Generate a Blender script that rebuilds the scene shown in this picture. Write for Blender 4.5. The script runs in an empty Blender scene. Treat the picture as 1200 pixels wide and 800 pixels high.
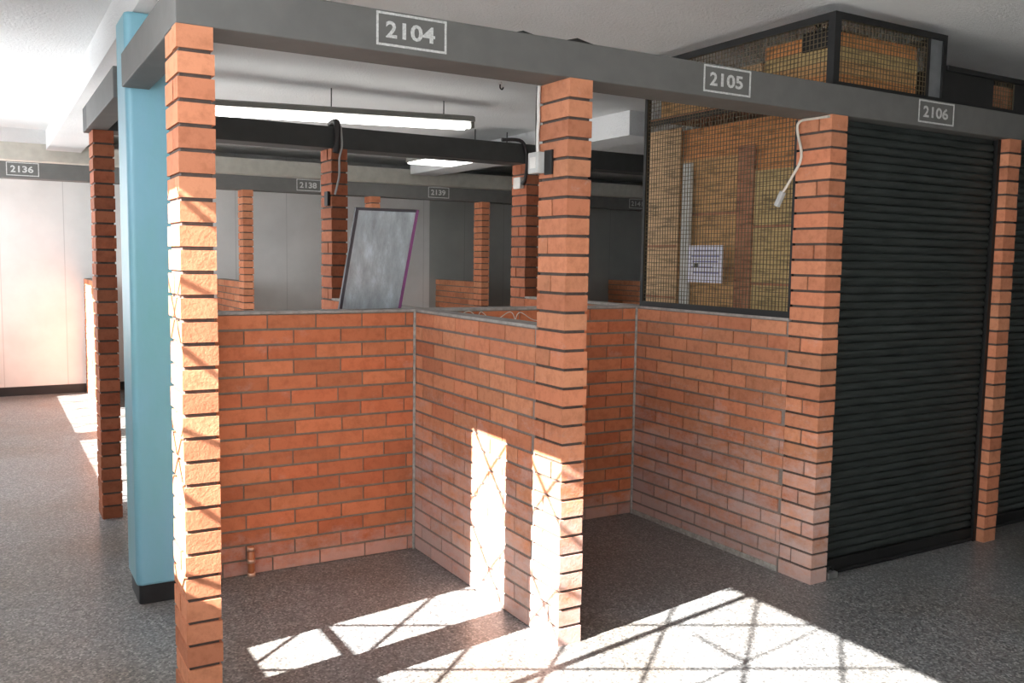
import bpy, bmesh, math, random
from mathutils import Vector, Matrix

RND = random.Random(7)
SC = bpy.context.scene
COL = SC.collection

# ------------------------------------------------------------------ measures
H = 2.2205            # underside of the stall beams
BH = 0.136            # beam height
PW = 0.108            # pillar width along the facade
PD = 0.204            # pillar depth
XA, XB, XC, XD = 0.0, 1.4086, 2.8598, 4.2519
Y1, Y2, Y3 = 1.39, 2.695, 6.75      # half wall, rear row of pillars, row across the aisle
WT = 0.12                            # half wall thickness
HW = 1.270                           # half wall height
YW = 8.03                            # far wall
XW = -1.22                           # window wall (inner face)
XR = 9.0
YF = -6.2
ZC = 2.73                            # ceiling
COURSE = H / 30.0

# ------------------------------------------------------------------ node helpers
def new_mat(name):
    m = bpy.data.materials.new(name)
    m.use_nodes = True
    nt = m.node_tree
    b = nt.nodes['Principled BSDF']
    return m, nt, b

def N(nt, typ, **kw):
    n = nt.nodes.new(typ)
    for k, v in kw.items():
        if k.startswith('_'):
            setattr(n, k[1:], v)
        else:
            n.inputs[k.replace('__', ' ')].default_value = v
    return n

def L(nt, a, ao, b, bi):
    nt.links.new(a.outputs[ao], b.inputs[bi])

def ramp(nt, stops):
    r = nt.nodes.new('ShaderNodeValToRGB')
    els = r.color_ramp.elements
    while len(els) > 1:
        els.remove(els[-1])
    els[0].position = stops[0][0]; els[0].color = (*stops[0][1], 1)
    for p, c in stops[1:]:
        e = els.new(p); e.color = (*c, 1)
    return r

def coords(nt, scale=1.0, vec='Object'):
    t = nt.nodes.new('ShaderNodeTexCoord')
    if scale == 1.0:
        return t, vec
    m = nt.nodes.new('ShaderNodeMapping')
    s = scale if isinstance(scale, tuple) else (scale,) * 3
    m.inputs['Scale'].default_value = s
    L(nt, t, vec, m, 'Vector')
    return m, 'Vector'

def noise(nt, scale, detail=4, rough=0.55, vscale=1.0):
    c, o = coords(nt, vscale)
    n = N(nt, 'ShaderNodeTexNoise', Scale=scale, Detail=detail, Roughness=rough)
    L(nt, c, o, n, 'Vector')
    return n

def mix(nt, blend='MIX', fac=0.5):
    m = nt.nodes.new('ShaderNodeMix')
    m.data_type = 'RGBA'
    m.blend_type = blend
    m.inputs[0].default_value = fac
    return m          # inputs 0 fac, 6 A, 7 B, output 2

def bump(nt, b, src, out, strength=0.3, dist=0.01):
    n = N(nt, 'ShaderNodeBump', Strength=strength, Distance=dist)
    L(nt, src, out, n, 'Height')
    L(nt, n, 'Normal', b, 'Normal')

def plain(name, col, rough=0.6, metal=0.0, var=0.12, scale=12.0, bmp=0.08, spec=0.5):
    m, nt, b = new_mat(name)
    n = noise(nt, scale)
    lo = tuple(c * (1 - var) for c in col); hi = tuple(min(1, c * (1 + var)) for c in col)
    r = ramp(nt, [(0.3, lo), (0.7, hi)])
    L(nt, n, 'Fac', r, 'Fac')
    L(nt, r, 'Color', b, 'Base Color')
    b.inputs['Roughness'].default_value = rough
    b.inputs['Metallic'].default_value = metal
    b.inputs['Specular IOR Level'].default_value = spec
    if bmp:
        bump(nt, b, n, 'Fac', bmp, 0.005)
    return m

# ------------------------------------------------------------------ materials
def brick_mat(name, base, chalk=0.0, chalk_top=0.9, chalk_col=(0.52, 0.47, 0.46)):
    """fired clay brick; every brick has its own tint; chalk = lime bloom and scuffs near the floor"""
    m, nt, b = new_mat(name)
    at = nt.nodes.new('ShaderNodeAttribute'); at.attribute_name = 'tint'
    mul = mix(nt, 'MULTIPLY', 1.0)
    mul.inputs[6].default_value = (*base, 1)
    L(nt, at, 'Color', mul, 7)
    n1 = noise(nt, 26, 5, 0.65)
    r1 = ramp(nt, [(0.25, (0.74, 0.70, 0.66)), (0.55, (1, 1, 1)), (0.8, (1.0, 1.0, 1.0))])
    L(nt, n1, 'Fac', r1, 'Fac')
    m2 = mix(nt, 'MULTIPLY', 1.0)
    L(nt, mul, 2, m2, 6); L(nt, r1, 'Color', m2, 7)
    last = m2
    if chalk > 0:
        n2 = noise(nt, 4.5, 8, 0.78, (1, 0.7, 1.5))
        t = nt.nodes.new('ShaderNodeTexCoord')
        sx = nt.nodes.new('ShaderNodeSeparateXYZ'); L(nt, t, 'Object', sx, 'Vector')
        mr = N(nt, 'ShaderNodeMapRange'); mr.inputs['From Min'].default_value = 0.0
        mr.inputs['From Max'].default_value = chalk_top
        mr.inputs['To Min'].default_value = 0.27; mr.inputs['To Max'].default_value = -0.08
        L(nt, sx, 'Z', mr, 'Value')
        ad = N(nt, 'ShaderNodeMath', _operation='ADD')
        L(nt, n2, 'Fac', ad, 0); L(nt, mr, 'Result', ad, 1)
        r2 = ramp(nt, [(0.50, (0, 0, 0)), (0.74, (chalk,) * 3)])
        L(nt, ad, 'Value', r2, 'Fac')
        m3 = mix(nt, 'MIX', 0.0)
        L(nt, r2, 'Color', m3, 0); L(nt, m2, 2, m3, 6)
        m3.inputs[7].default_value = (*chalk_col, 1)
        last = m3
    L(nt, last, 2, b, 'Base Color')
    b.inputs['Roughness'].default_value = 0.82
    b.inputs['Specular IOR Level'].default_value = 0.3
    n3 = noise(nt, 90, 4, 0.6)
    bump(nt, b, n3, 'Fac', 0.35, 0.004)
    return m

M = {}
M['brick'] = brick_mat('brick_clay', (0.57, 0.225, 0.12))
M['brick_worn'] = brick_mat('brick_clay_worn', (0.54, 0.215, 0.115), 0.55, 0.95, (0.50, 0.45, 0.45))
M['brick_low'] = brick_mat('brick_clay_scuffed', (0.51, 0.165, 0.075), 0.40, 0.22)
M['brick_shaded'] = brick_mat('brick_clay_shaded', (0.36, 0.12, 0.06))  # same brick darkened: shade on the rear pillars put into the base colour
M['mortar_dark'] = plain('mortar_raked', (0.085, 0.065, 0.055), 0.95, bmp=0.3, scale=60)
M['mortar'] = plain('mortar_grey', (0.20, 0.165, 0.13), 0.95, bmp=0.3, scale=60)
M['mortar_pale'] = plain('mortar_pale', (0.20, 0.165, 0.145), 0.95, bmp=0.3, scale=60)
M['joint_pale'] = plain('pale_cement_joint', (0.36, 0.34, 0.31), 0.95, var=0.3, bmp=0.3, scale=40)
M['cement'] = plain('cement_cap', (0.30, 0.28, 0.26), 0.9, var=0.25, scale=25, bmp=0.3)
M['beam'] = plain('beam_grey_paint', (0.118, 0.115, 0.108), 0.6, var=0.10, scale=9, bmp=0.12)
M['beam_dark'] = plain('beam_dark_tone', (0.045, 0.047, 0.045), 0.6, var=0.15, scale=9, bmp=0.12)  # darker tone of the beam grey, for the rear beam
M['white_paint'] = plain('white_stencil_paint', (0.50, 0.50, 0.48), 0.7, var=0.25, scale=120, bmp=0)
M['black'] = plain('black_paint', (0.012, 0.012, 0.013), 0.5, var=0.3, bmp=0.1)
M['frame_dark'] = plain('cage_dark_paint', (0.007, 0.007, 0.007), 0.6, var=0.3, bmp=0.1)
M['wire'] = plain('mesh_wire', (0.10, 0.075, 0.04), 0.6, var=0.3, bmp=0)
M['galv'] = plain('grey_sheet_metal', (0.22, 0.23, 0.24), 0.45, 0.6, var=0.15)
M['white_plastic'] = plain('white_plastic', (0.62, 0.60, 0.56), 0.5, bmp=0)
M['box_plastic'] = plain('grey_box_plastic', (0.45, 0.45, 0.43), 0.5, bmp=0)
M['cable_pale'] = plain('pale_cable', (0.60, 0.55, 0.47), 0.5, bmp=0)
M['cable_dark'] = plain('dark_cable', (0.03, 0.025, 0.025), 0.5, bmp=0)
M['steel'] = plain('bright_steel', (0.62, 0.62, 0.60), 0.3, 0.9, bmp=0)
M['pipe'] = plain('painted_pipe', (0.48, 0.17, 0.07), 0.45, bmp=0.05)
M['clamp'] = plain('pipe_clamp', (0.66, 0.40, 0.28), 0.35, 0.5, bmp=0)
M['lamp_body'] = plain('lamp_enamel', (0.22, 0.22, 0.20), 0.4, bmp=0)
M['purple'] = plain('purple_edge', (0.20, 0.055, 0.16), 0.5, bmp=0)
M['dark_edge'] = plain('dark_edge', (0.05, 0.045, 0.055), 0.5, bmp=0)
M['paper'] = plain('paper', (0.62, 0.62, 0.70), 0.8, var=0.06, bmp=0)
M['ink'] = plain('faded_ink', (0.20, 0.19, 0.36), 0.8, bmp=0)
M['tarp'] = plain('black_cloth', (0.012, 0.012, 0.013), 0.9, bmp=0.3)
M['wood_white'] = plain('pale_painted_wood', (0.50, 0.50, 0.46), 0.7, bmp=0.1)
M['window_steel'] = plain('window_steel', (0.10, 0.10, 0.10), 0.5, bmp=0)

def ceiling_mat():
    m, nt, b = new_mat('ceiling_stipple')
    n = noise(nt, 55, 6, 0.7)
    n2 = noise(nt, 1.3, 3, 0.5)
    r = ramp(nt, [(0.3, (0.76, 0.76, 0.75)), (0.7, (0.84, 0.84, 0.83))])
    L(nt, n2, 'Fac', r, 'Fac')
    L(nt, r, 'Color', b, 'Base Color')
    b.inputs['Roughness'].default_value = 0.95
    bump(nt, b, n, 'Fac', 0.8, 0.02)
    return m
M['ceiling'] = ceiling_mat()

def wall_mat(name, col):
    m, nt, b = new_mat(name)
    n = noise(nt, 2.0, 6, 0.6)
    r = ramp(nt, [(0.3, tuple(c * 0.86 for c in col)), (0.65, col)])
    L(nt, n, 'Fac', r, 'Fac')
    # vertical board joints, a fixed pattern of the cladding
    c, o = coords(nt)
    sx = nt.nodes.new('ShaderNodeSeparateXYZ'); L(nt, c, o, sx, 'Vector')
    mo = N(nt, 'ShaderNodeMath', _operation='MODULO'); mo.inputs[1].default_value = 0.61
    ad = N(nt, 'ShaderNodeMath', _operation='ADD'); ad.inputs[1].default_value = 10.13
    L(nt, sx, 'X', ad, 0); L(nt, ad, 'Value', mo, 0)
    lt = N(nt, 'ShaderNodeMath', _operation='LESS_THAN'); lt.inputs[1].default_value = 0.008
    L(nt, mo, 'Value', lt, 0)
    mx = mix(nt, 'MIX', 0.0)
    L(nt, lt, 'Value', mx, 0); L(nt, r, 'Color', mx, 6)
    mx.inputs[7].default_value = (*[c * 0.72 for c in col], 1)
    L(nt, mx, 2, b, 'Base Color')
    b.inputs['Roughness'].default_value = 0.6
    return m
M['wall_white'] = wall_mat('wall_white_boards', (0.66, 0.66, 0.65))
M['wall_dark'] = wall_mat('wall_grey_boards', (0.34, 0.35, 0.335))
M['cream'] = plain('cream_plaster', (0.62, 0.60, 0.53), 0.9, var=0.08, bmp=0.1)
M['wall_plain'] = plain('room_plaster', (0.60, 0.59, 0.56), 0.9, var=0.06, scale=3, bmp=0.05)

def floor_mat():
    m, nt, b = new_mat('terrazzo')
    c, o = coords(nt)
    mp = nt.nodes.new('ShaderNodeMapping'); mp.inputs['Location'].default_value = (0.13, 0.29, 0.371)
    L(nt, c, o, mp, 'Vector'); c, o = mp, 'Vector'
    def fnoise(sc, det, ro):
        q = N(nt, 'ShaderNodeTexNoise', Scale=sc, Detail=det, Roughness=ro); L(nt, c, o, q, 'Vector'); return q
    v = N(nt, 'ShaderNodeTexVoronoi', Scale=125.0); L(nt, c, o, v, 'Vector')
    r = ramp(nt, [(0.0, (0.055, 0.057, 0.058)), (0.35, (0.15, 0.153, 0.155)), (0.65, (0.225, 0.228, 0.23)), (1.0, (0.48, 0.48, 0.48))])
    L(nt, v, 'Color', r, 'Fac')
    n = fnoise(0.9, 3, 0.5)
    r2 = ramp(nt, [(0.3, (0.74, 0.73, 0.72)), (0.65, (1, 1, 1))])
    L(nt, n, 'Fac', r2, 'Fac')
    mx = mix(nt, 'MULTIPLY', 1.0)
    L(nt, r, 'Color', mx, 6); L(nt, r2, 'Color', mx, 7)
    # brown earth stains in patches
    n3 = fnoise(1.9, 3, 0.5)
    r3 = ramp(nt, [(0.42, (1, 1, 1)), (0.75, (0.82, 0.72, 0.62))])
    L(nt, n3, 'Fac', r3, 'Fac')
    m3 = mix(nt, 'MULTIPLY', 1.0)
    L(nt, mx, 2, m3, 6); L(nt, r3, 'Color', m3, 7)
    L(nt, m3, 2, b, 'Base Color')
    r4 = ramp(nt, [(0.3, (0.30,) * 3), (0.7, (0.38,) * 3)])
    L(nt, n, 'Fac', r4, 'Fac'); L(nt, r4, 'Color', b, 'Roughness')
    b.inputs['Specular IOR Level'].default_value = 0.45
    return m
M['floor'] = floor_mat()

def blue_mat():
    m, nt, b = new_mat('sky_blue_gloss_paint')
    n = noise(nt, 3.0, 5, 0.6, (1, 1, 0.35))
    r = ramp(nt, [(0.3, (0.17, 0.40, 0.43)), (0.55, (0.20, 0.42, 0.52)), (0.8, (0.25, 0.46, 0.58))])
    L(nt, n, 'Fac', r, 'Fac')
    L(nt, r, 'Color', b, 'Base Color')
    b.inputs['Roughness'].default_value = 0.42
    n2 = noise(nt, 20, 5, 0.6)
    bump(nt, b, n2, 'Fac', 0.12, 0.01)
    return m
M['blue'] = blue_mat()

def shutter_mat():
    m, nt, b = new_mat('shutter_dark_grey')
    n = noise(nt, 5, 6, 0.65, (1, 1, 6))
    r = ramp(nt, [(0.3, (0.014, 0.018, 0.017)), (0.7, (0.046, 0.054, 0.051))])
    L(nt, n, 'Fac', r, 'Fac')
    L(nt, r, 'Color', b, 'Base Color')
    b.inputs['Roughness'].default_value = 0.5
    b.inputs['Metallic'].default_value = 0.25
    return m
M['shutter'] = shutter_mat()

def card_mat(name, col):
    m, nt, b = new_mat(name)
    n = noise(nt, 6, 6, 0.68, (1, 1, 8))
    r = ramp(nt, [(0.36, tuple(c * 0.40 for c in col)), (0.50, col), (0.70, tuple(min(1, c * 1.25) for c in col))])
    L(nt, n, 'Fac', r, 'Fac')
    L(nt, r, 'Color', b, 'Base Color')
    b.inputs['Roughness'].default_value = 0.85
    return m
M['card_a'] = card_mat('card_brown', (0.52, 0.29, 0.12))
M['card_b'] = card_mat('card_orange', (0.60, 0.25, 0.085))
M['card_c'] = card_mat('card_yellowish', (0.48, 0.34, 0.15))
M['card_d'] = card_mat('card_red_brown', (0.36, 0.15, 0.08))
M['card_e'] = card_mat('card_tan', (0.55, 0.36, 0.20))

def film_mat():
    m, nt, b = new_mat('cloudy_plastic_sheet')
    n = noise(nt, 5, 6, 0.7, (2.5, 2.5, 0.7))
    r = ramp(nt, [(0.3, (0.22, 0.23, 0.24)), (0.55, (0.36, 0.40, 0.42)), (0.75, (0.58, 0.66, 0.72))])
    L(nt, n, 'Fac', r, 'Fac')
    L(nt, r, 'Color', b, 'Base Color')
    b.inputs['Roughness'].default_value = 0.28
    bump(nt, b, n, 'Fac', 0.3, 0.02)
    return m
M['film'] = film_mat()

def emit(name, col, s):
    m, nt, b = new_mat(name)
    b.inputs['Base Color'].default_value = (0.9, 0.9, 0.9, 1)
    b.inputs['Emission Color'].default_value = (*col, 1)
    b.inputs['Emission Strength'].default_value = s
    return m
M['tube'] = emit('fluorescent_tube', (1.0, 0.98, 0.93), 8.0)
M['diffuser'] = emit('lamp_diffuser', (1.0, 0.98, 0.93), 6.0)

# ------------------------------------------------------------------ geometry helpers
class MB:
    """collects shapes, builds ONE mesh object"""
    def __init__(self):
        self.bm = bmesh.new()
        self.tint = self.bm.loops.layers.float_color.new('tint')
    def _fin(self, faces, mi, tint):
        for f in faces:
            f.material_index = mi
            for l in f.loops:
                l[self.tint] = (*tint, 1)
    def box(self, x0, x1, y0, y1, z0, z1, mi=0, tint=(1, 1, 1), mat=None):
        pts = [(x0, y0, z0), (x1, y0, z0), (x1, y1, z0), (x0, y1, z0), (x0, y0, z1), (x1, y0, z1), (x1, y1, z1), (x0, y1, z1)]
        if mat is not None:
            pts = [mat @ Vector(p) for p in pts]
        vs = [self.bm.verts.new(p) for p in pts]
        fs = [self.bm.faces.new([vs[i] for i in q]) for q in ((0, 3, 2, 1), (4, 5, 6, 7), (0, 1, 5, 4), (1, 2, 6, 5), (2, 3, 7, 6), (3, 0, 4, 7))]
        self._fin(fs, mi, tint)
        return vs
    def bar(self, a, b, w, h=None, mi=0):
        """square bar from a to b"""
        a, b = Vector(a), Vector(b); h = h or w
        d = b - a; ln = d.length; q = d.to_track_quat('Z', 'Y').to_matrix().to_4x4()
        self.box(-w / 2, w / 2, -h / 2, h / 2, 0, ln, mi, mat=Matrix.Translation(a) @ q)
    def tube(self, pts, r, seg=10, mi=0, caps=True):
        pts = [Vector(p) for p in pts]
        rings = []
        up = None
        for i, p in enumerate(pts):
            if i == 0: t = pts[1] - pts[0]
            elif i == len(pts) - 1: t = pts[-1] - pts[-2]
            else: t = (pts[i + 1] - pts[i - 1])
            t.normalize()
            if up is None:
                up = t.orthogonal().normalized()
            else:
                up = (up - t * up.dot(t)).normalized()
            s = t.cross(up)
            rr = r[i] if isinstance(r, (list, tuple)) else r
            rings.append([self.bm.verts.new(p + (up * math.cos(2 * math.pi * k / seg) + s * math.sin(2 * math.pi * k / seg)) * rr) for k in range(seg)])
        fs = []
        for a, b in zip(rings, rings[1:]):
            for k in range(seg):
                f = self.bm.faces.new((a[k], a[(k + 1) % seg], b[(k + 1) % seg], b[k])); f.smooth = True; fs.append(f)
        if caps:
            fs.append(self.bm.faces.new(rings[0][::-1])); fs.append(self.bm.faces.new(rings[-1]))
        self._fin(fs, mi, (1, 1, 1))
    def prism(self, prof, axis, a, b, mi=0, smooth=False):
        """closed profile of 2-D points swept along an axis from a to b"""
        def P(u, v, w):
            return {'x': (w, u, v), 'y': (u, w, v), 'z': (u, v, w)}[axis]
        A = [self.bm.verts.new(P(u, v, a)) for u, v in prof]
        B = [self.bm.verts.new(P(u, v, b)) for u, v in prof]
        n = len(prof); fs = []
        for i in range(n):
            f = self.bm.faces.new((A[i], A[(i + 1) % n], B[(i + 1) % n], B[i])); f.smooth = smooth; fs.append(f)
        fs += [self.bm.faces.new(A[::-1]), self.bm.faces.new(B)]
        self._fin(fs, mi, (1, 1, 1))
    def build(self, name, mats, parent=None, origin=None, bevel=0.0):
        bmesh.ops.recalc_face_normals(self.bm, faces=self.bm.faces[:])
        me = bpy.data.meshes.new(name)
        o = bpy.data.objects.new(name, me)
        if origin is not None and parent is None:
            bmesh.ops.translate(self.bm, vec=-Vector(origin), verts=self.bm.verts[:])
            o.location = origin
        if parent is not None:
            bmesh.ops.translate(self.bm, vec=-Vector(parent.location), verts=self.bm.verts[:])
        self.bm.to_mesh(me); self.bm.free()
        for m in (mats if isinstance(mats, (list, tuple)) else [mats]):
            me.materials.append(m)
        COL.objects.link(o)
        if parent is not None:
            o.parent = parent
        if bevel:
            md = o.modifiers.new('bevel', 'BEVEL'); md.width = bevel; md.segments = 2; md.limit_method = 'ANGLE'
        return o

def tag(o, label, cat, group=None, kind='thing'):
    o['label'] = label; o['category'] = cat; o['kind'] = kind
    if group: o['group'] = group
    return o

def thing(name, label, cat, loc, group=None):
    o = bpy.data.objects.new(name, None)
    o.empty_display_size = 0.1
    o.location = loc
    COL.objects.link(o)
    return tag(o, label, cat, group)

def struct(o):
    o['kind'] = 'structure'
    return o

def btint():
    v = RND.uniform(0.80, 1.12)
    h = RND.uniform(-0.07, 0.07)
    return (v * (1 + h * 0.4), v * (1 + h * 1.6), v * (1 + h * 1.8))

# ------------------------------------------------------------------ brickwork
def brick_pillar(x, y, label, group, mat='brick', pale_left=False, depth=PD, ztop=H):
    """one mesh: thirty courses of whole and cut bricks round a recessed mortar core"""
    b = MB()
    j = 0.012; rec = 0.008
    b.box(x + rec, x + PW - rec, y + rec, y + depth - rec, 0, ztop, 1)
    n = int(round(ztop / COURSE))
    for k in range(n):
        z0 = k * COURSE + j * 0.5; z1 = (k + 1) * COURSE - j * 0.5
        if k == n - 1: z1 = ztop
        if k == 0: z0 = 0.0
        e = [RND.uniform(-0.0022, 0.0022) for _ in range(4)]
        if k % 2 == 0 or RND.random() < 0.35:
            b.box(x + e[0], x + PW + e[1], y + e[2], y + depth + e[3], z0, z1, 0, btint())
        else:
            c = y + depth * RND.choice((0.36, 0.5, 0.64))
            b.box(x + e[0], x + PW + e[1], y + e[2], c - 0.005, z0, z1, 0, btint())
            b.box(x + e[3], x + PW + e[2], c + 0.005, y + depth + e[0], z0, z1, 0, btint())
    o = b.build('brick_pillar', [M[mat], M['mortar_dark']], origin=(x + PW / 2, y + depth / 2, 0))
    return tag(o, label, 'pillar', group)

def half_wall(axis, a0, a1, t0, t1, label, group, mat='brick_worn', mortar='mortar', rec=0.006, bl=0.238, cap=True, start=0.0, ztop=HW):
    """running-bond half wall along 'x' or 'y' with a cement capping"""
    b = MB()
    j = 0.012; jv = 0.007
    ch = COURSE; n = int(round((ztop - 0.01) / ch)); zc = n * ch
    if not cap: ztop = zc
    def bx(u0, u1, w0, w1, z0, z1, mi, tint=(1, 1, 1)):
        if axis == 'x': b.box(u0, u1, w0, w1, z0, z1, mi, tint)
        else: b.box(w0, w1, u0, u1, z0, z1, mi, tint)
    bx(a0, a1, t0 + rec, t1 - rec, 0, zc, 1)
    for k in range(n):
        z0 = k * ch + (j * 0.5 if k else 0.004); z1 = (k + 1) * ch - j * 0.5
        off = start - (bl / 2 if k % 2 else 0) + RND.uniform(-0.012, 0.012)
        u = a0 - bl + (off % bl)
        while u < a1:
            l = u + jv / 2 ; r = u + bl - jv / 2
            l = max(l, a0); r = min(r, a1)
            if r - l > 0.02:
                e = [RND.uniform(-0.0016, 0.0016) for _ in range(2)]
                bx(l, r, t0 + e[0], t1 + e[1], z0, z1, 0, btint())
            u += bl
    o_cap = None
    c = ((a0 + a1) / 2, (t0 + t1) / 2, 0) if axis == 'x' else ((t0 + t1) / 2, (a0 + a1) / 2, 0)
    if cap:
        root = thing('brick_half_wall', label, 'half wall', c, group)
        b.build('brickwork', [M[mat], M[mortar]], root)
        k = MB()
        if axis == 'x': k.box(a0, a1, t0 - 0.002, t1 + 0.002, zc, ztop, 0)
        else: k.box(t0 - 0.002, t1 + 0.002, a0, a1, zc, ztop, 0)
        k.build('cement_cap', M['cement'], root)
        return root
    o = b.build('brick_half_wall', [M[mat], M[mortar]], origin=c)
    return tag(o, label, 'half wall', group)

GP = 'brick pillars of the market stalls'
brick_pillar(XA, 0, 'tall brick pillar beside the blue column, streaked with sunlight', GP)
brick_pillar(XB, 0, mat='brick_worn', label='brick pillar at the end of the sunlit half wall, with a junction box', group=GP)
brick_pillar(XC, 0, mat='brick_worn', label='brick pillar between the wire mesh cage and the roller shutter', group=GP)
brick_pillar(XD, 0, 'slim brick pillar at the far right edge of the roller shutter', GP)
brick_pillar(XA + 0.03, Y2, 'dark shaded brick pillar standing behind the blue column', GP, 'brick_shaded')
brick_pillar(XB, Y2, 'rear brick pillar with dark cables just left of the leaning plastic panel', GP, 'brick_shaded')
brick_pillar(XC, Y2, 'rear brick pillar carrying the small cream junction box', GP, 'brick_shaded')
GF = 'brick pillars across the far aisle'
FX = (0.425, 1.845, 3.275, 4.695, 6.125, 7.555)
FL = ('far brick pillar at the front of the low wall end lit white',
      'far brick pillar against the white wall, between the front pillar and the rear pillar',
      'far brick pillar whose top shows above the leaning plastic panel',
      'far brick pillar in front of the dark grey wall',
      'far brick pillar behind the junction box pillar',
      'far brick pillar behind the wire mesh cage')
for k, (x, lb) in enumerate(zip(FX, FL)):
    if k == 4: continue
    brick_pillar(x, Y3, lb, GF)

GW = 'waist-high brick walls of the stalls'
bw1 = half_wall('x', 0.325, XB - 0.004, Y1, Y1 + WT, 'brick half wall at the back of stall 2104, with a short pipe', GW, 'brick_low', 'mortar', start=0.08)
bw2 = half_wall('x', XB + PW + 0.004, XC - 0.004, Y1, Y1 + WT, 'shaded brick half wall at the back of stall 2105', GW, 'brick_low', 'mortar', start=0.05)
half_wall('y', PD + 0.004, Y1 + WT, XB, XB + PW, 'brick half wall with two bright strips of sunlight on it', GW, 'brick_worn', 'mortar_pale', start=0.02)
w3 = half_wall('y', PD + 0.004, Y1 + WT, XC, XC + PW, 'brick half wall under the wire mesh cage', GW, 'brick_worn', 'mortar_pale', start=0.02)
half_wall('y', Y1 + WT + 0.004, Y2 - 0.004, XB, XB + PW, 'rear brick half wall running back behind stall 2104', GW, 'brick_low', 'mortar')
half_wall('y', Y1 + WT + 0.004, Y2 - 0.004, XC, XC + PW, 'rear brick half wall running back behind stall 2105', GW, 'brick_low', 'mortar')
for w_, xx in ((bw1, XB), (bw2, XC)):
    b = MB(); b.box(xx - 0.013, xx - 0.002, Y1 - 0.010, Y1 - 0.002, 0, HW - 0.012)
    b.build('corner_joint', M['joint_pale'], w_)
b = MB(); b.box(XC - 0.006, XC - 0.002, PD + 0.01, Y1 - 0.012, 0, 0.028); b.build('cement_skirting', M['joint_pale'], w3)
GH = 'low brick walls across the far aisle'
HL = ('low brick wall end lit white at the far left behind the blue column',
      'low brick wall by the far pillar on the white wall',
      'low brick wall behind the leaning plastic panel',
      'low brick wall by the far pillar on the dark grey wall',
      'low shaded brick wall just right of the junction box pillar',
      'low shaded brick wall behind the wire mesh cage')
for k, (x, lb) in enumerate(zip(FX, HL)):
    if k == 2: continue
    half_wall('y', Y3 + PD + 0.004, YW - 0.003, x, x + PW, lb, GH, 'brick', 'mortar', cap=False, ztop=1.24)

# ------------------------------------------------------------------ the room
def slab(name, x0, x1, y0, y1, z0, z1, mat):
    b = MB(); b.box(x0, x1, y0, y1, z0, z1)
    return struct(b.build(name, mat))
slab('floor', XW - 0.2, XR + 0.2, YF - 0.2, YW + 0.2, -0.12, 0.0, M['floor'])
slab('ceiling', XW - 0.2, XR + 0.2, YF - 0.2, YW + 0.2, ZC, ZC + 0.15, M['ceiling'])
slab('wall_back', XW, 4.60, YW, YW + 0.15, 0, ZC, M['wall_white'])
slab('wall_back_right', 4.60, XR, YW, YW + 0.15, 0, ZC, M['wall_dark'])
slab('wall_right', XR, XR + 0.15, YF, YW, 0, ZC, M['wall_dark'])
slab('baseboard_back', XW, 0.42, YW - 0.02, YW, 0, 0.095, M['black'])
slab('baseboard_back_inner', 0.54, 4.60, YW - 0.02, YW, 0, 0.095, M['black'])

# ceiling drop beams and the stepped cornice of the far side
slab('trim_1', 0.05, 0.36, YF, 7.2, 2.535, ZC, M['ceiling'])
slab('trim_2', 3.95, 4.29, 2.93, 7.2, 2.535, ZC, M['ceiling'])
slab('trim_3', XW, 0.05, 7.2, YW, 2.60, ZC, M['ceiling'])
slab('trim_4', XW, XR, 7.26, YW, 2.43, 2.60, M['cream'])

# window wall: openings with a diamond grille; the sun comes through them
WIN = [  # y0, y1, z0, z1
    (-0.560, 0.318, 1.06, 2.684), (-2.55, -0.584, 1.06, 2.684), (-5.6, -2.75, 0.9, 2.684), (2.80, 4.95, 0.91, 2.38), (5.30, 7.60, 0.91, 2.38)]
def window_wall():
    b = MB()
    x0, x1 = XW - 0.04, XW
    ys = sorted(WIN)
    y = YF - 0.15
    for (a, c, z0, z1) in ys:
        b.box(x0, x1, y, a, 0, ZC)
        b.box(x0, x1, a, c, 0, z0)
        b.box(x0, x1, a, c, z1, ZC)
        y = c
    b.box(x0, x1, y, YW + 0.15, 0, ZC)
    return struct(b.build('wall_left', M['wall_plain']))
window_wall()
def clip_line(c, s, y0, y1, z0, z1):
    """the stretch of z = s*y + c inside the rectangle"""
    pts = []
    for y in (y0, y1):
        z = s * y + c
        if z0 <= z <= z1: pts.append((y, z))
    for z in (z0, z1):
        y = (z - c) / s
        if y0 < y < y1: pts.append((y, z))
    return (pts[0], pts[1]) if len(pts) >= 2 else None
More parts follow.
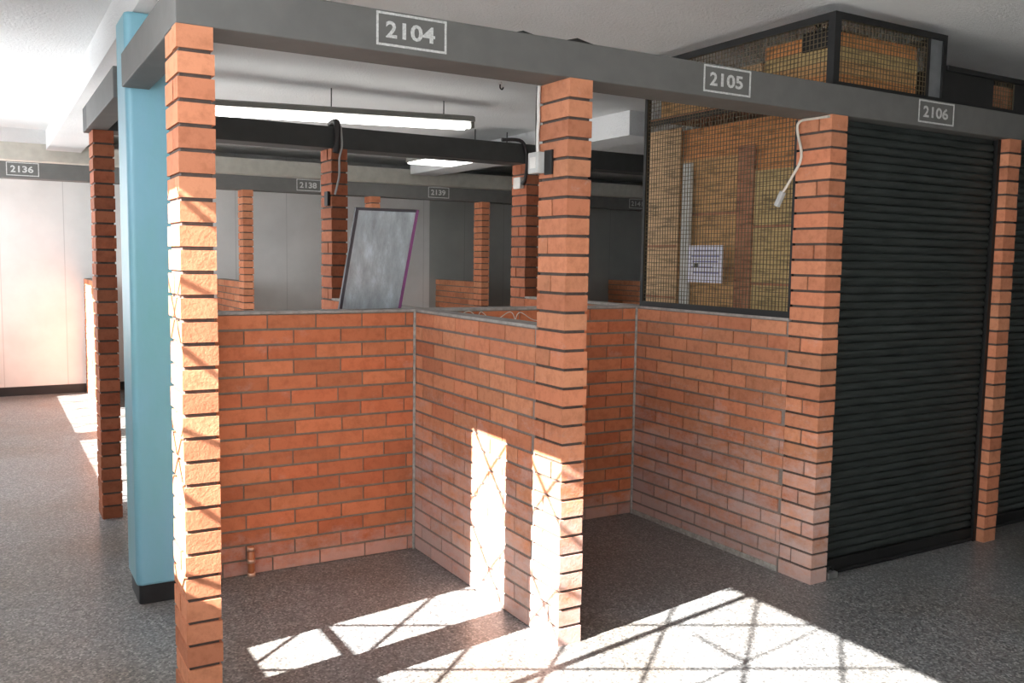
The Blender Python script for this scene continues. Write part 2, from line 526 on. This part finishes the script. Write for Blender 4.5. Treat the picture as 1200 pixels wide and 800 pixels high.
for i, (a, c, z0, z1) in enumerate(WIN):
    xg = XW - 0.02
    root = bpy.data.objects.new('window_%d' % (i + 1), None)
    root.location = (xg, (a + c) / 2, z0); COL.objects.link(root); struct(root)
    f = MB()
    w = 0.028
    f.box(xg - 0.015, xg + 0.015, a, a + 0.004, z0, z1); f.box(xg - 0.015, xg + 0.015, c - 0.004, c, z0, z1)
    f.box(xg - 0.015, xg + 0.015, a + 0.004, c - 0.004, z0, z0 + w); f.box(xg - 0.015, xg + 0.015, a + 0.004, c - 0.004, z1 - 0.004, z1)
    if i in (0, 1):      # transom with a fixed lower panel
        f.box(xg - 0.01, xg + 0.01, a + 0.004, c - 0.004, 1.315, 1.337)
        hi = c - 0.004 if i else 0.03
        f.box(xg - 0.006, xg + 0.006, a + 0.004, hi, z0 + w, 1.315)
    if i == 1:
        f.box(xg - 0.005, xg + 0.005, -0.998, -0.988, 1.337, z1 - 0.004)
        f.box(xg - 0.005, xg + 0.005, -0.988, -0.70, 2.243, 2.253)
    f.build('window_frame', M['window_steel'], root)
    g = MB()
    P = 0.463
    for k in range(-30, 40):
        for s, c0 in ((1, 1.868), (-1, 1.208)):
            r = clip_line(c0 + P * k, s, a + 0.005, c - 0.005, z0 + 0.005, z1 - 0.005)
            if r:
                (ya, za), (yb, zb) = r
                if math.hypot(ya - yb, za - zb) > 0.02:
                    g.bar((xg - 0.02 + 0.006 * s, ya, za), (xg - 0.02 + 0.006 * s, yb, zb), 0.012)
    g.build('window_grille', M['window_steel'], root)

# the wall behind the photographer
def front_wall():
    b = MB()
    y0, y1 = YF - 0.15, YF
    b.box(XW, XR, y0, y1, 0, ZC)
    return struct(b.build('wall_front', M['wall_plain']))
front_wall()

# ------------------------------------------------------------------ beams with painted stall numbers
def digits_mesh(txt, height, width, mb, x, y, z):
    """stencilled digits lying on the plane y, lower left corner at x, z"""
    cu = bpy.data.curves.new('digits', 'FONT'); cu.body = txt; cu.size = 1.0; cu.offset = 0.026; cu.space_character = 1.0
    cu.extrude = 0.0; cu.resolution_u = 3
    ob = bpy.data.objects.new('digits', cu); COL.objects.link(ob)
    bpy.context.view_layer.update()
    me = bpy.data.meshes.new_from_object(ob.evaluated_get(bpy.context.evaluated_depsgraph_get()))
    xs = [v.co.x for v in me.vertices]; ys = [v.co.y for v in me.vertices]
    sx = width / (max(xs) - min(xs)); sy = height / (max(ys) - min(ys))
    vs = [mb.bm.verts.new((x + (v.co.x - min(xs)) * sx, y, z + (v.co.y - min(ys)) * sy)) for v in me.vertices]
    for p in me.polygons:
        try: mb.bm.faces.new([vs[i] for i in p.vertices])
        except ValueError: pass
    COL.objects.unlink(ob); bpy.data.objects.remove(ob); bpy.data.curves.remove(cu); bpy.data.meshes.remove(me)

def stall_number(parent, txt, x0, x1, y, z0, z1):
    yy = y - 0.0015
    f = MB(); t = 0.0075
    f.box(x0, x1, yy, y, z0, z0 + t); f.box(x0, x1, yy, y, z1 - t, z1)
    f.box(x0, x0 + t, yy, y, z0 + t, z1 - t); f.box(x1 - t, x1, yy, y, z0 + t, z1 - t)
    fr = f.build('number_frame', M['white_paint'], parent)
    d = MB(); hh = z1 - z0
    ww = x1 - x0
    digits_mesh(txt[0], hh * 0.50, ww * 0.155, d, x0 + ww * 0.13, y - 0.001, z0 + hh * 0.25)
    digits_mesh(txt[1:], hh * 0.50, ww * 0.47, d, x0 + ww * 0.36, y - 0.001, z0 + hh * 0.25)
    dg = d.build('stall_number', M['white_paint'], parent)

def beam(label, x0, x1, y0, y1, numbers, z0=H, z1=H + BH, lumps=(), mat='beam'):
    root = thing('stall_beam', label, 'beam', ((x0 + x1) / 2, (y0 + y1) / 2, z0), 'grey beams over the stalls')
    b = MB(); b.box(x0, x1, y0, y1, z0, z1)
    b.build('beam_body', M[mat], root, bevel=0.004)
    for t, a, c in numbers:
        stall_number(root, t, a, c, y0, z0 + 0.020, z1 - 0.006)
    for (lx, lw, lh) in lumps:
        m = MB(); m.tube([(lx, y0 + .03, z1), (lx + lw * .4, y0 + .03, z1 + lh * .3), (lx + lw, y0 + .03, z1)], [0.004, lh, 0.005], 7)
        m.build('mortar_lump', M['frame_dark'], root)
    return root
beam('long grey front beam painted with stall numbers 2104, 2105 and 2106', -0.003, 7.6, 0.0, 0.20,
     [('2104', 0.634, 0.893), ('2105', 2.074, 2.34), ('2106', 3.474, 3.756)], lumps=[(1.18, 0.10, 0.012), (1.40, 0.15, 0.016)])
beam('short grey beam from the sunlit front pillar to the blue column', 0.0, PW, 0.20, 1.22, [])
beam('short grey beam from the blue column to the dark shaded pillar', 0.0, PW, 1.50, Y2, [])
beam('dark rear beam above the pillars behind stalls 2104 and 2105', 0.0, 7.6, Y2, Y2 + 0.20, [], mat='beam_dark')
beam('far grey beam across the back aisle with small painted numbers', XW + 0.01, XR - 0.01, Y3, Y3 + PD,
     [('2136', -0.31, -0.04), ('2138', 2.42, 2.69), ('2139', 3.98, 4.25), ('2141', 6.92, 7.19)], z0=H + 0.0, z1=H + 0.15)

# ------------------------------------------------------------------ blue column
root = thing('concrete_column', 'sky-blue painted concrete column on a black base beside the front pillar', 'column', (0.148, 1.365, 0))
def rounded(x0, x1, y0, y1, r, n=6):
    pts = []
    for cx, cy, a0 in ((x1 - r, y1 - r, 0), (x0 + r, y1 - r, 90), (x0 + r, y0 + r, 180), (x1 - r, y0 + r, 270)):
        for k in range(n + 1):
            a = math.radians(a0 + 90 * k / n)
            pts.append((cx + r * math.cos(a), cy + r * math.sin(a)))
    return pts
s = MB(); s.prism(rounded(0.014, 0.320, 1.22, 1.50, 0.028), 'z', 0.085, 2.533, smooth=False)
o = s.build('column_shaft', M['blue'], root, bevel=0.012)
s = MB(); s.prism(rounded(0.026, 0.312, 1.232, 1.49, 0.02), 'z', 0.0, 0.086)
s.build('column_base', M['black'], root)

# ------------------------------------------------------------------ roller shutters
def shutter(label, x0, x1, y, lock=True):
    root = thing('roller_shutter', label, 'shutter', ((x0 + x1) / 2, y, 0), 'dark roller shutters')
    pitch = 0.040; z = 0.075; top = H - 0.004
    prof = []
    front = []
    while z < top - pitch:
        for u, d in ((0.0, 0.0), (0.12, -0.005), (0.30, -0.008), (0.55, -0.008), (0.80, -0.005), (0.92, 0.0), (0.96, 0.004)):
            front.append((y + d, z + u * pitch))
        z += pitch
    front.append((y, top))
    back = [(y + 0.012, top), (y + 0.012, 0.075)]
    b = MB(); b.prism(front + back, 'x', x0 + 0.025, x1 - 0.025)
    b.build('slat_curtain', M['shutter'], root)
    b = MB(); b.box(x0 + 0.02, x1 - 0.02, y - 0.016, y + 0.014, 0.012, 0.072); b.box(x0 + 0.02, x1 - 0.02, y - 0.030, y + 0.014, 0.004, 0.020)
    b.build('bottom_bar', M['frame_dark'], root, bevel=0.003)
    for xa, xb in ((x0 + 0.002, x0 + 0.03), (x1 - 0.03, x1 - 0.002)):
        b = MB(); b.box(xa, xb, y - 0.030, y - 0.018, 0, H - 0.002); b.box(xa, xb, y + 0.018, y + 0.03, 0, H - 0.002)
        b.box(*((xa, xa + 0.006) if xa < (x0 + x1) / 2 else (xb - 0.006, xb)), y - 0.018, y + 0.018, 0, H - 0.002)
        b.build('guide_rail', M['frame_dark'], root)
    if lock:
        b = MB(); b.box(x0 + 0.02, x0 + 0.088, y - 0.072, y - 0.032, 0.0, 0.034)
        lk = b.build('floor_lock', M['steel'], root, bevel=0.006)
        b = MB(); b.tube([(x0 + 0.034, y - 0.05, 0.03), (x0 + 0.036, y - 0.05, 0.052), (x0 + 0.054, y - 0.05, 0.058), (x0 + 0.070, y - 0.05, 0.052), (x0 + 0.072, y - 0.05, 0.03)], 0.005, 8)
        b.build('lock_shackle', M['frame_dark'], root)
    return root
shutter('dark grey closed roller shutter under stall number 2106', XC + PW + 0.001, XD - 0.001, 0.075)
shutter('shutter added in place of the dark open stall at the right edge', XD + PW + 0.001, XD + PW + 1.35, 0.16, lock=False)  # added shutter standing in for the dark interior of the next stall

# ------------------------------------------------------------------ wire mesh cage over the shuttered stall
xm = XC + 0.012
cage = thing('storage_cage', 'dark framed wire mesh storage cage on the half wall and beam', 'cage', (XC + 0.03, 0.78, HW))
ZT = 2.685
def part(mb, name, mat, parent=cage, **k): return mb.build(name, mat, parent, **k)
b = MB()
fw = 0.026
# side frame: lower rail on the half wall, rear post, front post over the beam, top rail
b.box(xm - 0.006, xm + 0.02, PD + 0.004, 1.375, HW, HW + 0.030)
b.box(xm - 0.006, xm + 0.02, 1.352, 1.375, HW + 0.03, ZT)
b.box(xm - 0.006, xm + 0.034, 0.012, 0.052, H + BH, ZT)
b.box(xm - 0.006, xm + 0.02, 0.052, 1.352, ZT - 0.034, ZT)
b.box(xm - 0.006, xm + 0.02, PD + 0.004, PD + 0.020, HW + 0.03, H)
b.box(xm + 0.02, xm + 0.045, 0.21, 1.352, 2.325, 2.352)            # shelf bearer seen through the mesh
part(b, 'side_frame', M['frame_dark'])
XE = 3.69
b = MB()
b.box(xm + 0.034, XE, 0.012, 0.040, ZT - 0.030, ZT); b.box(xm + 0.034, XE, 0.012, 0.040, H + BH, H + BH + 0.018)
b.box(XE - 0.028, XE, 0.012, 0.040, H + BH + 0.018, ZT - 0.03); b.box(3.548, 3.562, 0.014, 0.036, H + BH + 0.018, ZT - 0.03)
b.box(XE - 0.02, XE, 0.04, 1.375, ZT - 0.03, ZT); b.box(XE - 0.02, XE, 1.352, 1.375, H + BH, ZT - 0.03)
b.box(xm + 0.02, XE - 0.02, 1.352, 1.375, ZT - 0.03, ZT)
part(b, 'front_frame', M['frame_dark'])
b = MB(); b.box(3.563, XE - 0.029, 0.020, 0.026, H + BH + 0.018, ZT - 0.03); part(b, 'grey_plate', M['galv'])
def grid(mb, plane, val, u0, u1, z0, z1, p=0.0225, w=0.0030):
    n = int((u1 - u0) / p)
    for i in range(n + 1):
        u = u0 + i * (u1 - u0) / n
        if plane == 'x': mb.box(val - w / 2, val + w / 2, u - w / 2, u + w / 2, z0, z1)
        else: mb.box(u - w / 2, u + w / 2, val - w / 2, val + w / 2, z0, z1)
    n = int((z1 - z0) / p)
    for i in range(n + 1):
        z = z0 + i * (z1 - z0) / n
        if plane == 'x': mb.box(val + w / 2, val + w * 1.3, u0, u1, z - w / 2, z + w / 2)
        else: mb.box(u0, u1, val + w / 2, val + w * 1.3, z - w / 2, z + w / 2)
b = MB(); grid(b, 'x', xm + 0.004, PD + 0.02, 1.352, HW + 0.03, H + BH)
grid(b, 'x', xm + 0.004, 0.052, 1.352, H + BH + 0.002, ZT - 0.034); part(b, 'side_mesh', M['wire'])
b = MB(); grid(b, 'y', 0.024, xm + 0.036, 3.548, H + BH + 0.018, ZT - 0.03); part(b, 'front_mesh', M['wire'])
b = MB(); b.box(xm + 0.021, XE - 0.03, 0.21, 1.351, 2.3525, 2.360); b.box(XC + PW + 0.002, XE - 0.04, 0.205, 0.211, 2.30, 2.3525); part(b, 'loft_board', M['card_d'])

# what the cage holds: flattened cartons on end, cartons on the loft
GS = 'flattened cartons standing behind the wire mesh'
def sheet(y0, y1, x, z1, mat, label, lean=0.0, zc=None):
    b = MB()
    vs = b.box(x, x + 0.012, y0, y1, 0, z1)
    if zc:   # printed band or fold: a shallow crease across the sheet
        b.box(x - 0.004, x, y0 + 0.005, y1 - 0.005, zc, zc + 0.014, 1)
        b.box(x - 0.004, x, y0 + 0.005, y1 - 0.005, zc - 0.30, zc - 0.288, 1)
    for v in b.bm.verts: v.co.x += lean * v.co.z
    o = b.build('cardboard_sheet', [M[mat], M['card_d']], origin=(x, (y0 + y1) / 2, 0))
    return tag(o, label, 'cardboard', GS)
xs = XC + PW + 0.02
sheet(1.20, 1.50, xs + 0.004, 2.31, 'card_e', 'narrow tan cardboard sheet at the back corner behind the mesh', zc=1.62)
sheet(0.74, 1.33, xs + 0.030, 2.12, 'card_a', 'tall brown cardboard sheet behind the white notice on the mesh', zc=1.80)
sheet(0.62, 0.735, xs + 0.014, 2.16, 'card_d', 'thin dark red-brown cardboard strip in the middle behind the mesh')
sheet(0.24, 0.615, xs + 0.022, 2.02, 'card_c', 'yellowish cardboard sheet beside the pale hanging cable', zc=1.72)
sheet(0.215, 1.50, xs + 0.055, 2.30, 'card_b', 'widest orange-brown cardboard sheet rising behind the others')
b = MB(); b.box(xs - 0.012, xs, 1.075, 1.155, 0, 2.10)
tag(b.build('wood_batten', M['wood_white'], origin=(xs, 1.115, 0), bevel=0.002), 'pale upright batten behind the mesh left of the notice', 'batten')

def carton(x0, x1, y0, y1, z0, z1, mat, label, group):
    root = thing('cardboard_carton', label, 'carton', ((x0 + x1) / 2, (y0 + y1) / 2, z0), group)
    b = MB(); b.box(x0, x1, y0, y1, z0, z1 - 0.004)
    b.build('carton_body', M[mat], root, bevel=0.004)
    b = MB(); ym = (y0 + y1) / 2
    b.box(x0 + 0.003, x1 - 0.003, y0 + 0.003, ym - 0.002, z1 - 0.004, z1); b.box(x0 + 0.003, x1 - 0.003, ym + 0.002, y1 - 0.003, z1 - 0.004, z1)
    b.build('carton_flaps', M[mat], root)
    return root
GC = 'cartons on the cage loft'
zb = 2.3605
for k, (mt, lb) in enumerate((('card_b', 'lowest flat orange carton in the front stack of the cage loft'),
                              ('card_a', 'second flat brown carton from the bottom of the loft\'s front stack'),
                              ('card_c', 'third flat yellowish carton from the bottom of the loft\'s front stack'),
                              ('card_b', 'topmost flat carton of the front stack in the cage loft'))):
    dx = RND.uniform(-0.006, 0.006)
    carton(xm + 0.055 + dx, 3.53 + dx, 0.06 + abs(dx), 0.50 + dx, zb + k * 0.064, zb + (k + 1) * 0.064 - 0.0005 - (0.0), mt, lb, GC)
carton(xm + 0.06, 3.40, 0.53, 0.92, zb, zb + 0.19, 'card_e', 'tan carton behind the front stack on the cage loft', GC)
carton(xm + 0.07, 3.40, 0.94, 1.32, zb, zb + 0.15, 'card_a', 'low brown carton at the back of the cage loft', GC)
b = MB()
zt = zb + 4 * 0.064
b.box(xm + 0.036, xm + 0.046, 0.075, 0.24, zt - 0.075, zt + 0.012)
b.box(xm + 0.036, xm + 0.30, 0.075, 0.24, zt + 0.001, zt + 0.014)
tag(b.build('black_cloth', M['tarp'], origin=(xm + 0.1, 0.16, zt), bevel=0.004), 'black cloth draped over the loft\'s front carton stack', 'cloth')
# paper notice tied on the mesh
pn = thing('paper_notice', 'white paper notice hung behind the wire mesh above the half wall', 'notice', (xm - 0.002, 0.84, 1.42))
b = MB(); b.box(xm + 0.0125, xm + 0.0145, 0.703, 0.977, 1.425, 1.628); b.build('sheet', M['paper'], pn)
b = MB()
for k, (ya, yb) in enumerate(((0.75, 0.93), (0.73, 0.95), (0.74, 0.94), (0.78, 0.95), (0.73, 0.93))):
    z = 1.595 - k * 0.030
    b.box(xm + 0.0118, xm + 0.0125, ya, yb, z, z + 0.008)
b.build('faded_lines', M['ink'], pn)
b = MB(); b.box(xm + 0.0114, xm + 0.0125, 0.895, 0.925, 1.505, 1.530); b.build('dark_mark', M['frame_dark'], pn)

# low black box on the beam right of the cage
bx = thing('black_storage_box', 'low black metal box on the beam right of the mesh cage', 'box', (4.3, 0.25, H + BH))
b = MB()
z0, z1 = H + BH + 0.001, 2.535
b.box(XE + 0.004, 4.11, 0.02, 0.03, z0, z1); b.box(4.30, 5.6, 0.02, 0.03, z0, z1)
b.box(4.11, 4.30, 0.02, 0.03, z1 - 0.022, z1); b.box(4.11, 4.30, 0.02, 0.03, z0, z0 + 0.02)
b.box(XE + 0.004, 5.6, 0.03, 0.50, z1 - 0.008, z1); b.box(XE + 0.004, XE + 0.012, 0.03, 0.5, z0, z1 - 0.008); b.box(5.59, 5.6, 0.03, 0.5, z0, z1 - 0.008)
b.box(XE + 0.004, 5.6, 0.49, 0.5, z0, z1 - 0.008)
b.build('box_panels', M['frame_dark'], bx)
b = MB(); b.box(XE + 0.003, 5.62, 0.004, 0.019, z1 - 0.02, z1 + 0.004); b.build('top_angle', M['frame_dark'], bx)
b = MB(); grid(b, 'y', 0.024, 4.112, 4.298, z0 + 0.02, z1 - 0.022); b.build('mesh_window', M['wire'], bx)
carton(4.08, 4.34, 0.05, 0.30, z0 + 0.003, z0 + 0.14, 'card_d', 'red-brown carton behind the small mesh window of the black box', None)

# ------------------------------------------------------------------ fluorescent lamps
def tube_lamp(label, c, length, rot_y=0.0, rot_z=0.0, wires=()):
    root = thing('fluorescent_lamp', label, 'lamp', c, 'fluorescent lamps')
    b = MB()
    l = length / 2
    prof = [(-0.085, 0.030), (-0.085, 0.062), (-0.060, 0.075), (0.060, 0.075), (0.085, 0.062), (0.085, 0.030), (0.030, 0.022), (-0.030, 0.022)]
    b.prism(prof, 'x', c[0] - l, c[0] + l)
    vs = b.bm.verts
    for v in vs: v.co.y += c[1]; v.co.z += c[2]
    b.build('lamp_housing', M['lamp_body'], root)
    for s in (-1, 1):
        b = MB(); b.tube([(c[0] - l + 0.03, c[1] + s * 0.045, c[2] + 0.0), (c[0] + l - 0.03, c[1] + s * 0.045, c[2] + 0.0)], 0.022, 12)
        b.build('lamp_tube', M['tube'], root)
    for s in (-1, 1):
        b = MB(); x = c[0] + s * (l - 0.015)
        b.box(x - 0.014, x + 0.014, c[1] - 0.07, c[1] + 0.07, c[2] - 0.018, c[2] + 0.05)
        b.build('lamp_end', M['lamp_body'], root)
    root.rotation_euler = (0, rot_y, rot_z)
    for wx in wires:
        b = MB(); zz = c[2] + 0.07 - math.sin(rot_y) * (wx - c[0])
        b.tube([(wx, c[1], zz - c[2] * 0), (wx, c[1], ZC)], 0.004, 6)
        w = b.build('hanging_wire', M['frame_dark'], root)
        w.matrix_parent_inverse = Matrix.Rotation(0, 4, 'X')
        w.rotation_euler = (0, -rot_y, 0)
    return root
tube_lamp('long white fluorescent lamp hanging over the aisle behind stall 2104', (1.60, 3.42, 2.515), 2.36, rot_y=-0.035, wires=(1.66, 2.55))
root = thing('fluorescent_lamp', 'wide glowing ceiling lamp panel seen under the dark rear beam', 'lamp', (3.62, 5.2, 2.52), 'fluorescent lamps')
b = MB(); b.box(3.36, 3.88, 4.35, 5.98, 2.535, 2.59); b.build('lamp_housing', M['lamp_body'], root, bevel=0.004)
b = MB(); b.box(3.375, 3.865, 4.365, 5.965, 2.522, 2.5345); b.build('lamp_diffuser', M['diffuser'], root)
for x in (3.45, 3.79):
    for y in (4.6, 5.7):
        b = MB(); b.tube([(x, y, 2.59), (x, y, ZC)], 0.005, 6); b.build('hanging_rod', M['frame_dark'], root)

# ------------------------------------------------------------------ cables, boxes, pipe
def smooth(pts, n=6):
    pts = [Vector(p) for p in pts]; out = []
    P = [pts[0]] + pts + [pts[-1]]
    for i in range(1, len(P) - 2):
        for k in range(n):
            t = k / n
            a, b_, c, d = P[i - 1], P[i], P[i + 1], P[i + 2]
            out.append(0.5 * ((2 * b_) + (c - a) * t + (2 * a - 5 * b_ + 4 * c - d) * t * t + (3 * b_ - a - 3 * c + d) * t ** 3))
    out.append(pts[-1]); return out
r = thing('hanging_cable', 'pale cable hanging down the pillar beside the wire mesh', 'cable', (XC - 0.01, 0.2, 2.0))
b = MB(); b.tube(smooth([(XC - 0.008, 0.01, H - 0.010), (XC - 0.010, 0.10, H - 0.009), (XC - 0.012, 0.175, H - 0.012), (XC - 0.012, 0.194, 2.17), (XC - 0.012, 0.162, 2.04), (XC - 0.014, 0.22, 1.94), (XC - 0.016, 0.268, 1.875)]), 0.0065, 8)
b.build('cable', M['cable_pale'], r)
b = MB(); b.bar((XC - 0.016, 0.264, 1.882), (XC - 0.016, 0.300, 1.815), 0.022, 0.026); b.build('cable_socket', M['box_plastic'], r, bevel=0.003)

r = thing('junction_box', 'small grey junction box with a cable on the middle front pillar', 'electrical box', (XB - 0.02, 0.19, 1.92))
b = MB(); b.box(XB - 0.040, XB - 0.004, 0.150, 0.226, 1.875, 1.958); b.build('box_body', M['box_plastic'], r, bevel=0.004)
b = MB(); b.box(XB - 0.012, XB - 0.004, 0.095, 0.148, 1.868, 1.962); b.build('dark_block', M['frame_dark'], r)  # flat dark block beside the junction box
b = MB(); b.box(XB - 0.0415, XB - 0.040, 0.166, 0.210, 1.895, 1.938); b.build('box_cover', M['white_plastic'], r)
b = MB(); b.tube(smooth([(XB - 0.012, 0.196, 1.955), (XB - 0.012, 0.200, 2.03), (XB - 0.014, 0.192, 2.09), (XB - 0.011, 0.200, 2.15), (XB - 0.012, 0.196, H - 0.003)]), 0.007, 8); b.build('box_cable', M['white_plastic'], r)
b = MB(); b.tube(smooth([(XB - 0.008, 0.212, 1.955), (XB - 0.008, 0.215, 2.08), (XB - 0.008, 0.212, H - 0.003)]), 0.006, 8); b.build('box_cable', M['cable_dark'], r)

r = thing('junction_box', 'small cream junction box with a dark cable on a rear pillar', 'electrical box', (XC - 0.02, Y2 + 0.1, 2.08))
b = MB(); b.box(XC - 0.036, XC - 0.003, Y2 + 0.03, Y2 + 0.13, 2.045, 2.125); b.build('box_body', M['white_plastic'], r, bevel=0.004)
b = MB(); b.tube(smooth([(XC - 0.02, Y2 + 0.028, 2.08), (XC - 0.03, Y2 - 0.03, 2.11), (XC - 0.01, Y2 - 0.016, 2.24), (XC - 0.05, Y2 - 0.012, H + BH + 0.012), (XC - 0.20, Y2 + 0.02, H + BH + 0.018)]), 0.013, 8); b.build('box_cable', M['cable_dark'], r)

r = thing('cable_bundle', 'dark cable bundle tied over the rear beam above the leaning panel', 'cable', (XB - 0.01, Y2 - 0.01, 2.2))
b = MB(); b.tube(smooth([(XB + 0.03, Y2 + 0.1, H + BH + 0.026), (XB + 0.03, Y2 + 0.02, H + BH + 0.030), (XB + 0.03, Y2 - 0.026, H + BH + 0.010), (XB + 0.028, Y2 - 0.026, H + 0.03), (XB + 0.02, Y2 - 0.026, H - 0.03)]), 0.022, 8); b.build('bundle', M['cable_dark'], r)
b = MB(); b.tube(smooth([(XB + 0.055, Y2 - 0.022, H + BH + 0.004), (XB + 0.062, Y2 - 0.024, H + 0.02), (XB + 0.05, Y2 - 0.012, H - 0.06), (XB + 0.048, Y2 - 0.010, 2.05), (XB + 0.02, Y2 - 0.010, 1.93)]), 0.007, 8); b.build('grey_cable', M['box_plastic'], r)
b = MB(); b.box(XB - 0.02, XB - 0.003, Y2 + 0.02, Y2 + 0.08, 1.86, 1.95); b.build('small_switch', M['frame_dark'], r)

r = thing('wall_pipe', 'short orange pipe stub with two clamps at the foot of the back wall', 'pipe', (0.545, Y1 - 0.02, 0))
b = MB(); b.tube([(0.545, Y1 - 0.022, 0.0), (0.545, Y1 - 0.022, 0.145)], 0.016, 12); b.build('pipe', M['pipe'], r)
b = MB(); b.tube([(0.545, Y1 - 0.022, 0.0), (0.545, Y1 - 0.022, 0.018)], 0.0195, 14); b.build('pipe_foot', M['clamp'], r)
for z in (0.075, 0.135):
    b = MB(); b.tube([(0.545, Y1 - 0.022, z - 0.009), (0.545, Y1 - 0.022, z + 0.009)], 0.0195, 14); b.build('pipe_clamp', M['clamp'], r)

def loop_wire():
    pts = []
    for k in range(60):
        t = k / 59
        pts.append((1.66 + 0.62 * t + 0.03 * math.sin(17 * t), Y1 - 0.008 - 0.004 * math.cos(23 * t), 1.235 + 0.022 * math.sin(31 * t) - 0.02 * t))
    return pts
b = MB(); b.tube(loop_wire(), 0.0025, 6)
b.bm.verts.ensure_lookup_table()
tag(b.build('loose_wire', M['cable_pale'], origin=(1.9, Y1, 1.24)), 'thin pale wire strung along the back wall of stall 2105', 'wire')

for i, (p, lb) in enumerate((((3.02, 0.26), 'dark hook with pale wire stubs on the ceiling above the cage'), ((2.55, 2.55), 'small dark hook on the ceiling left of the middle pillar'))):
    r = thing('ceiling_hook', lb, 'hook', (p[0], p[1], ZC))
    b = MB(); b.tube([(p[0], p[1], ZC), (p[0], p[1], ZC - 0.012)], 0.014, 12); b.build('rosette', M['white_plastic'], r)
    b = MB(); b.tube(smooth([(p[0], p[1], ZC - 0.010), (p[0], p[1], ZC - 0.035), (p[0] + 0.015, p[1], ZC - 0.045), (p[0] + 0.025, p[1], ZC - 0.03)]), 0.005, 8); b.build('hook', M['frame_dark'], r)
    if i == 0:
        b = MB(); b.tube(smooth([(p[0] + 0.01, p[1], ZC - 0.014), (p[0] + 0.06, p[1], ZC - 0.02), (p[0] + 0.12, p[1] - 0.01, ZC - 0.035)]), 0.003, 6); b.build('wire_stub', M['cable_pale'], r)

# ------------------------------------------------------------------ leaning plastic panel behind the half wall
root = thing('leaning_panel', 'cloudy plastic sheet with purple edge leaning behind the back half wall', 'panel', (1.34, 1.78, 0))
foot = Vector((0.935, 1.84, 0.0)); ht = 1.83; wdt = 0.335
def panel_pt(u, v, d=0.0):
    # u across, v up; the sheet leans forward to the wall top and tips to the right
    p = foot + Vector((u * 0.985 + v * 0.095, u * (-0.05), 0)) + Vector((0, -0.215 * v, v * 0.974))
    return p + Vector((0, 0.974, 0.215)) * d
def panel_box(mb, u0, u1, v0, v1, d0, d1):
    pts = [panel_pt(u, v, d) for d in (d0, d1) for u, v in ((u0, v0), (u1, v0), (u1, v1), (u0, v1))]
    vs = [mb.bm.verts.new(p) for p in pts]
    for q in ((0, 1, 2, 3), (7, 6, 5, 4), (0, 4, 5, 1), (1, 5, 6, 2), (2, 6, 7, 3), (3, 7, 4, 0)):
        mb.bm.faces.new([vs[i] for i in q])
b = MB(); panel_box(b, 0.012, wdt - 0.012, 0.0, ht - 0.012, 0, 0.012); b.build('plastic_sheet', M['film'], root)
b = MB(); panel_box(b, wdt - 0.012, wdt + 0.004, 0, ht, -0.003, 0.016); b.build('purple_edge', M['purple'], root)
b = MB(); panel_box(b, -0.004, 0.012, 0, ht, -0.003, 0.016); panel_box(b, 0.012, wdt - 0.012, ht - 0.012, ht, -0.003, 0.016); b.build('dark_edge', M['dark_edge'], root)

# ------------------------------------------------------------------ light
sd = Vector((1, 0.165, -0.700)).normalized()
sun = bpy.data.lights.new('sun', 'SUN'); sun.energy = 48.0; sun.angle = math.radians(0.35); sun.color = (1.0, 0.96, 0.90)
so = bpy.data.objects.new('sun', sun); so.rotation_euler = sd.to_track_quat('-Z', 'Y').to_euler(); so.location = (-6, -1, 6); COL.objects.link(so)
w = bpy.data.worlds.new('sky'); SC.world = w; w.use_nodes = True
bg = w.node_tree.nodes['Background']
bg.inputs['Color'].default_value = (0.92, 0.96, 1.0, 1); bg.inputs['Strength'].default_value = 8.0

# ------------------------------------------------------------------ camera
F, YAW, PITCH, ROLL = 1052.44, 0.5314, 0.0910, 0.01535
f = Vector((math.sin(YAW) * math.cos(PITCH), math.cos(YAW) * math.cos(PITCH), -math.sin(PITCH)))
r0 = Vector((math.cos(YAW), -math.sin(YAW), 0)); u0 = r0.cross(f)
rr = r0 * math.cos(ROLL) + u0 * math.sin(ROLL); uu = -r0 * math.sin(ROLL) + u0 * math.cos(ROLL)
cam = bpy.data.cameras.new('camera'); cam.sensor_width = 36; cam.sensor_fit = 'HORIZONTAL'; cam.lens = F / 1200 * 36
cam.clip_start = 0.05; cam.clip_end = 200
co = bpy.data.objects.new('camera', cam)
mw = Matrix((rr, uu, -f)).transposed().to_4x4(); mw.translation = (-0.51675, -2.87847, 1.53486)
co.matrix_world = mw; COL.objects.link(co); SC.camera = co

SC.view_settings.view_transform = 'Standard'
SC.view_settings.look = 'None'
SC.view_settings.gamma = 1.0
SC.view_settings.use_curve_mapping = False
SC.view_settings.exposure = 0.0
SC.cycles.use_denoising = True
SC.cycles.max_bounces = 10
SC.cycles.diffuse_bounces = 8
